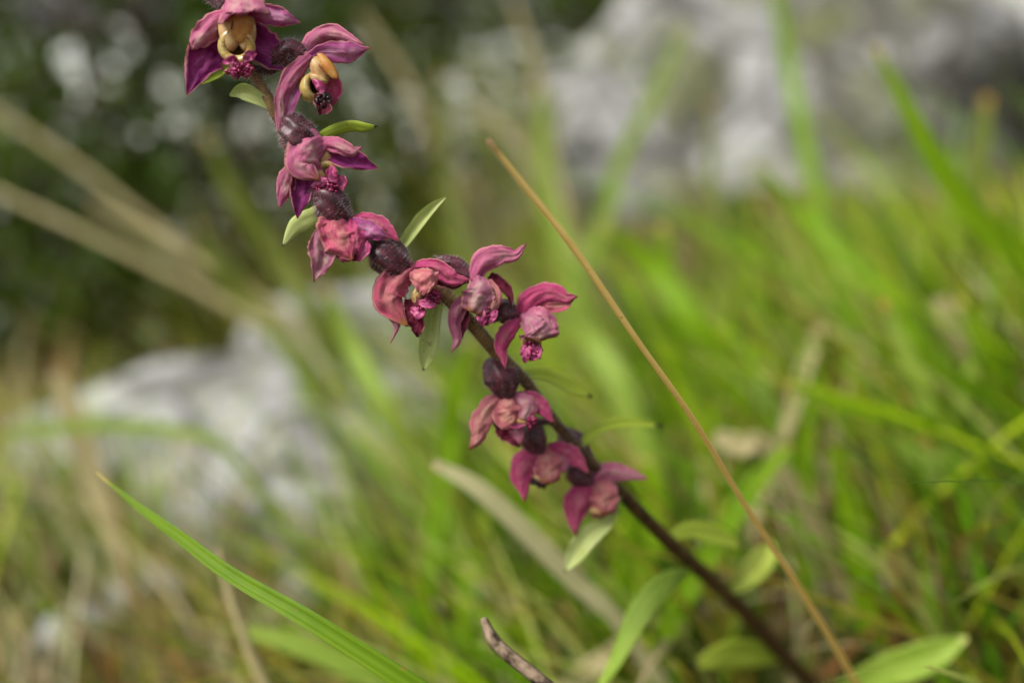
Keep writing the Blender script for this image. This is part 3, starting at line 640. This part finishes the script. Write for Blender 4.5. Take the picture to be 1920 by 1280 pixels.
F.lip((614, 352, 1.2, 25, 13, 13), [([(584, 350, 1.6), (602, 342, 2.2), (616, 338, 2)], [6, 20, 6], -.4), ([(622, 310, 1.4), (622, 328, 2), (632, 342, 1.6)], [4, 22, 8], .5), ([(632, 330, 1.0), (642, 342, 1.3), (640, 358, 1.2)], [8, 20, 6], .4)], [(612, 328, .2, (.1, -.1, 1), 22, 26, 24)], 60, (2, 4.5))
# --- flower 4
F = Flower(650, 405, .1503, [(592, 362, -.4), (614, 372, 0), (630, 396, 0), (652, 418, -.5)], [24, 36, 33, 14], 1400, 'flower with speckled rose hood and pale drooping sepal')
F.seg('sepal', [(648, 402, .3), (634, 428, 2.6), (642, 456, 3.2), (660, 488, 2.8)], [50, 76, 62, 4], 'rose', 'purple', -.45)
F.seg('petal', [(666, 406, .5), (668, 430, 2.0), (668, 455, 2.4), (664, 478, 2.2)], [36, 40, 28, 3], 'red', 'purple', -.4)
F.seg('sepal', [(634, 418, .6), (606, 450, 1.6), (604, 486, 1.6), (588, 529, 1.2)], [24, 50, 46, 2], 'pale', 'purple', .3)
F.seg('petal', [(606, 440, .8), (590, 462, 1.2), (584, 488, 1.0)], [16, 26, 3], 'pink', 'purple', -.3)
F.seg('petal', [(656, 420, .8), (684, 428, 1.6), (712, 440, 1.6), (730, 448, 1)], [30, 40, 26, 4], 'mauve', 'pink', -.3)
F.seg('sepal', [(660, 412, 0), (694, 414, .5), (724, 430, .5), (749, 452, .3)], [20, 34, 30, 2], 'red', 'purple', -.4)
F.column([(672, 456, .2, (0, 1, 0), 24, 9, 10, 0), (642, 470, 1.2, (1, -.5, 0), 16, 9, 10, 0)])
F.lip((652, 482, 1.0, 22, 9, 10), [([(630, 476, 1.6), (642, 482, 2.1), (656, 486, 2)], [6, 18, 5], -.4), ([(686, 448, .8), (682, 468, 1.6), (672, 490, 1.6)], [6, 24, 6], .5)], [(672, 458, 0, (.2, -.2, 1), 18, 22, 20)], 40, (2, 4))
# --- flower 5
F = Flower(765, 505, .1522, [(700, 458, -.4), (716, 470, 0), (740, 494, 0), (768, 518, -.6)], [22, 38, 36, 14], 1300, 'flower with rough rose sepal curling to a thin thread')
F.seg('sepal', [(782, 500, .2), (748, 522, 2.0), (728, 560, 2.4), (764, 612, 2.0)], [36, 58, 62, 4], 'rose', 'wine', -.5)
F.seg('sepal', [(722, 560, .6), (736, 588, 1.2), (744, 612, 1.2), (732, 644, 1.0)], [20, 24, 12, 1], 'pale', 'red', -.3)
F.seg('petal', [(768, 512, 1.5), (788, 522, 3.2), (806, 534, 3.4), (814, 540, 3.2)], [24, 46, 50, 34], 'tan', 'red', -.3)
F.seg('petal', [(778, 500, .5), (815, 502, 1.4), (846, 522, 1.2), (880, 524, .8)], [24, 34, 34, 2], 'red', 'wine', -.4)
F.seg('sepal', [(790, 510, -.4), (826, 520, 0), (852, 532, 0), (874, 530, 0)], [20, 36, 20, 3], 'wine', 'red', .2)
F.seg('sepal', [(770, 560, .2), (776, 590, .8), (782, 612, .8), (783, 632, .6)], [30, 36, 28, 5], 'wine', 'red', .4)
F.column([(782, 556, -.3, (.3, 1, 0), 20, 12, 10, 0)])
F.lip((812, 556, 1.0, 16, 18, 12), [([(786, 566, 1.0), (802, 570, 1.8), (818, 574, 1.4)], [8, 18, 6], .3), ([(770, 580, .9), (786, 586, 1.6), (796, 578, 1.2)], [10, 22, 6], .3)], [(794, 552, 0, (.2, -.1, 1), 20, 20, 20)], 40, (2.5, 5))
# --- flower 6
F = Flower(880, 520, .1540, [(800, 512, -1.2), (826, 496, -.8), (856, 504, -.8), (888, 522, -.4)], [8, 18, 22, 12], 700, 'flower with a pale flesh pink hood and one sepal thrown upward')
F.seg('sepal', [(886, 528, .8), (906, 490, 1.4), (940, 478, 1.4), (966, 478, 1.2), (988, 456, 1)], [22, 48, 38, 22, 1], 'pink', 'purple', -.35)
F.seg('sepal', [(896, 515, 1), (898, 540, 2.6), (894, 562, 2.8), (884, 586, 2.4)], [30, 56, 64, 44], 'pale', 'purple', -.45)
F.seg('sepal', [(894, 545, .4), (864, 574, 1.2), (852, 606, 1.2), (858, 636, 1.0), (846, 661, .8)], [18, 32, 24, 18, 1], 'pink', 'wine', -.4)
F.seg('sepal', [(874, 575, -.4), (870, 605, 0), (866, 635, 0)], [16, 18, 3], 'wine', 'wine', .2)
F.seg('petal', [(915, 525, .5), (930, 550, 1.4), (926, 572, 1.4), (914, 584, 1.2)], [14, 20, 20, 4], 'tan', 'wine', -.3)
F.seg('petal', [(918, 516, -.6), (938, 530, -.4), (956, 552, -.5), (958, 575, -.6)], [16, 22, 16, 4], 'wine', 'wine', .3)
F.column([(908, 560, -.6, (0, 1, 0), 18, 12, 10, 0)])
F.lip((912, 588, .6, 20, 20, 12), [([(898, 578, 1.4), (904, 596, 1.8), (906, 612, 1.4)], [8, 20, 4], .3), ([(930, 580, 1.0), (924, 594, 1.5), (916, 606, 1.4)], [8, 16, 4], .3)], [(910, 574, 0, (.1, -.4, 1), 20, 18, 18)], 36, (2.5, 5))
# --- flower 7
F = Flower(970, 590, .1560, [(926, 596, -1.4), (942, 582, -.8), (958, 588, -.6), (978, 590, -.4)], [14, 24, 24, 12], 600, 'flower with broad rosy hood and sepal pointing sideways')
F.seg('sepal', [(972, 596, .6), (996, 560, 1.4), (1030, 548, 1.4), (1060, 558, 1.2), (1084, 556, 1)], [22, 42, 38, 26, 1], 'red', 'wine', -.4)
F.seg('petal', [(1006, 568, .2), (1030, 572, .6), (1056, 572, .6), (1076, 562, .5)], [16, 30, 22, 2], 'rose', 'wine', .2)
F.seg('sepal', [(978, 588, 1), (1000, 606, 3.0), (1012, 622, 3.2), (1014, 640, 2.8)], [30, 62, 80, 56], 'pale', 'purple', -.5)
F.seg('petal', [(990, 580, .8), (1014, 592, 2.2), (1034, 612, 2.2), (1040, 626, 1.8)], [16, 34, 26, 6], 'pink', 'wine', -.4)
F.seg('sepal', [(978, 596, .6), (952, 622, 1.6), (940, 652, 1.6), (948, 692, 1.2)], [22, 34, 26, 2], 'red', 'wine', -.4)
F.column([(996, 630, -.6, (0, 1, 0), 18, 12, 10, 0)])
F.lip((996, 658, .6, 22, 18, 12), [([(980, 648, 1.2), (986, 664, 1.6), (984, 680, 1.2)], [8, 20, 4], .3), ([(1012, 646, 1.0), (1006, 662, 1.5), (998, 676, 1.4)], [8, 18, 4], .3)], [(996, 644, 0, (.1, -.4, 1), 20, 18, 18)], 36, (2.5, 5))
# --- flower 8
F = Flower(945, 735, .1592, [(940, 670, -.5), (934, 690, 0), (942, 715, .2), (950, 748, 0)], [18, 32, 36, 16], 700, 'wilted flower with tan hood and a sepal ending in a rusty tip')
F.seg('sepal', [(946, 744, .5), (916, 764, 1.8), (900, 794, 2.0), (896, 820, 1.6), (880, 842, 1.4)], [30, 40, 40, 28, 4], 'tan', 'wine', -.35)
F.seg('sepal', [(952, 738, .6), (952, 762, 2.4), (955, 780, 2.6), (968, 790, 2.2)], [36, 56, 62, 34], 'tan', 'red', -.5)
F.seg('petal', [(962, 742, .6), (984, 756, 1.8), (986, 774, 2.0), (970, 788, 1.8)], [26, 40, 36, 8], 'pale', 'red', -.4)
F.seg('sepal', [(968, 742, 0), (1000, 750, .8), (1020, 768, .8), (1038, 792, .6)], [20, 36, 28, 3], 'red', 'wine', -.4)
F.seg('sepal', [(936, 782, -.2), (948, 804, .2), (964, 822, .2), (974, 838, .2)], [26, 40, 30, 4], 'wine', 'red', .4)
F.seg('petal', [(958, 796, .6), (970, 812, 1.0), (976, 832, .8)], [18, 26, 5], 'pink', 'red', -.4)
F.column([(962, 788, 1.2, (1, -.15, 0), 26, 8, 10, 0)])
F.lip((994, 786, .8, 12, 14, 10), [([(944, 788, 1.2), (964, 796, 1.8), (986, 794, 1.6)], [6, 14, 6], .3)], [(978, 786, -.4, (.2, -.3, 1), 18, 16, 16)], 26, (2.5, 5))
# --- flower 9
F = Flower(1015, 835, .1640, [(990, 790, -.5), (994, 806, 0), (1002, 828, 0), (1012, 850, -.2)], [18, 27, 28, 14], 500, 'small crimson flower with flesh coloured hood low on the stem')
F.seg('sepal', [(1020, 844, .4), (990, 860, 1.4), (978, 890, 1.6), (984, 942, 1.2)], [28, 48, 46, 2], 'red', 'wine', -.4)
F.seg('sepal', [(1022, 840, .5), (1028, 864, 2.2), (1030, 884, 2.4), (1036, 906, 2.0)], [36, 54, 58, 30], 'tan', 'red', -.5)
F.seg('sepal', [(1024, 842, 0), (1058, 846, 1.0), (1082, 862, 1.0), (1104, 886, .8)], [24, 38, 30, 3], 'red', 'wine', -.4)
F.seg('petal', [(1040, 846, .4), (1054, 866, 1.2), (1056, 886, 1.2)], [20, 28, 6], 'pink', 'wine', -.3)
F.column([(1020, 896, .8, (1, -.2, 0), 20, 8, 10, 0)])
F.lip((1012, 904, .2, 20, 10, 10), [], [(1020, 892, -.4, (.1, -.4, 1), 18, 16, 16)], 26, (2.5, 5), True)
# --- flower 10
F = Flower(1105, 895, .1682, [(1075, 868, -.6), (1080, 880, 0), (1094, 896, 0), (1112, 904, -.2)], [16, 25, 24, 12], 400, 'lowest flower with a broad rose sepal and one pointing sideways')
F.seg('sepal', [(1108, 908, .5), (1130, 884, 1.2), (1166, 886, 1.2), (1216, 896, 1)], [22, 36, 32, 2], 'pink', 'wine', -.3)
F.seg('sepal', [(1114, 902, .5), (1092, 926, 1.8), (1078, 956, 2.0), (1078, 1004, 1.4)], [26, 52, 50, 3], 'red', 'wine', -.4)
F.seg('sepal', [(1116, 896, .6), (1130, 920, 2.2), (1132, 940, 2.4), (1134, 966, 2.0)], [30, 50, 58, 34], 'tan', 'red', -.5)
F.seg('petal', [(1126, 900, .3), (1146, 920, 1.4), (1150, 945, 1.4)], [18, 26, 6], 'pale', 'red', -.3)
F.column([(1122, 958, .8, (1, -.2, 0), 18, 8, 10, 0)])
F.lip((1120, 962, .2, 16, 10, 10), [], [(1124, 952, -.4, (.1, -.4, 1), 18, 16, 16)], 22, (2.5, 5))
# --- withered bud and dark ovary hard against the stem
F = Flower(1090, 835, .168, [(1050, 800, -.5), (1066, 822, 0), (1086, 846, 0), (1110, 880, -.2)], [10, 26, 26, 10], 400, 'withered dark bud lying against the stem')
F.seg('sepal', [(1086, 826, .4), (1100, 850, .9), (1112, 880, .6)], [20, 24, 3], 'wine', 'wine', -.4)
# bracts, from the stem outwards
bract('bract', [(510, 205, .1505), (486, 186, .1502), (455, 172, .1500), (428, 180, .1498)], [10, 26, 30, 1], 'bract_pale', .3)
bract('bract', [(430, 118, .1525), (405, 136, .1530), (374, 160, .153)], [16, 24, 1], 'bract', .3)
bract('bract', [(575, 282, .1520), (610, 252, .1512), (655, 238, .1510), (684, 240, .1510), (708, 237, .1510)], [12, 20, 22, 18, 1], 'bract', -.5, [0, 0, 20, 20, 20])
bract('bract', [(630, 380, .1530), (590, 405, .1528), (556, 424, .1525), (529, 462, .1525)], [16, 34, 32, 1], 'bract_pale', -.4)
bract('bract', [(730, 492, .1545), (762, 448, .1540), (792, 408, .1535), (815, 385, .153), (838, 368, .153)], [14, 22, 24, 16, 1], 'bract_pale', .4)
bract('bract', [(828, 548, .1552), (812, 590, .1555), (804, 640, .155), (798, 672, .155), (794, 694, .155)], [20, 34, 36, 26, 3], 'bract_pale', .4)
bract('bract', [(976, 706, .1610), (1020, 706, .164), (1068, 726, .166), (1110, 744, .167)], [20, 38, 36, 3], 'bract', .2, -45)
bract('bract', [(1085, 842, .1660), (1120, 808, .168), (1170, 794, .170), (1244, 798, .172)], [14, 24, 22, 4], 'bract', .2, -35)
bract('bract', [(1160, 925, .1710), (1140, 975, .169), (1100, 1008, .168), (1078, 1040, .168), (1058, 1072, .168)], [14, 24, 40, 34, 2], 'bract_pale', .3)
bract('bract', [(1120, 880, .171), (1160, 902, .174), (1204, 936, .176)], [14, 24, 3], 'bract', .3)
bract('stem_leaf', [(1250, 1012, .1800), (1290, 1000, .184), (1340, 1006, .187), (1394, 1024, .19)], [14, 38, 42, 10], 'bract', .2, -35)
bract('stem_leaf', [(1300, 1062, .1850), (1250, 1090, .180), (1200, 1140, .178), (1150, 1240, .176), (1110, 1310, .176)], [10, 42, 52, 34, 6], 'leaf', -.5, [0, 10, 30, 40, 40])
bract('stem_leaf', [(1345, 1108, .1910), (1390, 1090, .196), (1430, 1050, .200), (1450, 1015, .203)], [14, 40, 44, 6], 'bract_grey', .3)
bract('stem_leaf', [(1480, 1232, .207), (1430, 1226, .203), (1360, 1228, .199), (1296, 1250, .196)], [14, 46, 54, 8], 'bract', -.2, -15)
bract('stem_leaf', [(1545, 1318, .212), (1640, 1268, .205), (1740, 1230, .200), (1814, 1194, .198)], [18, 54, 60, 8], 'leaf', .2)
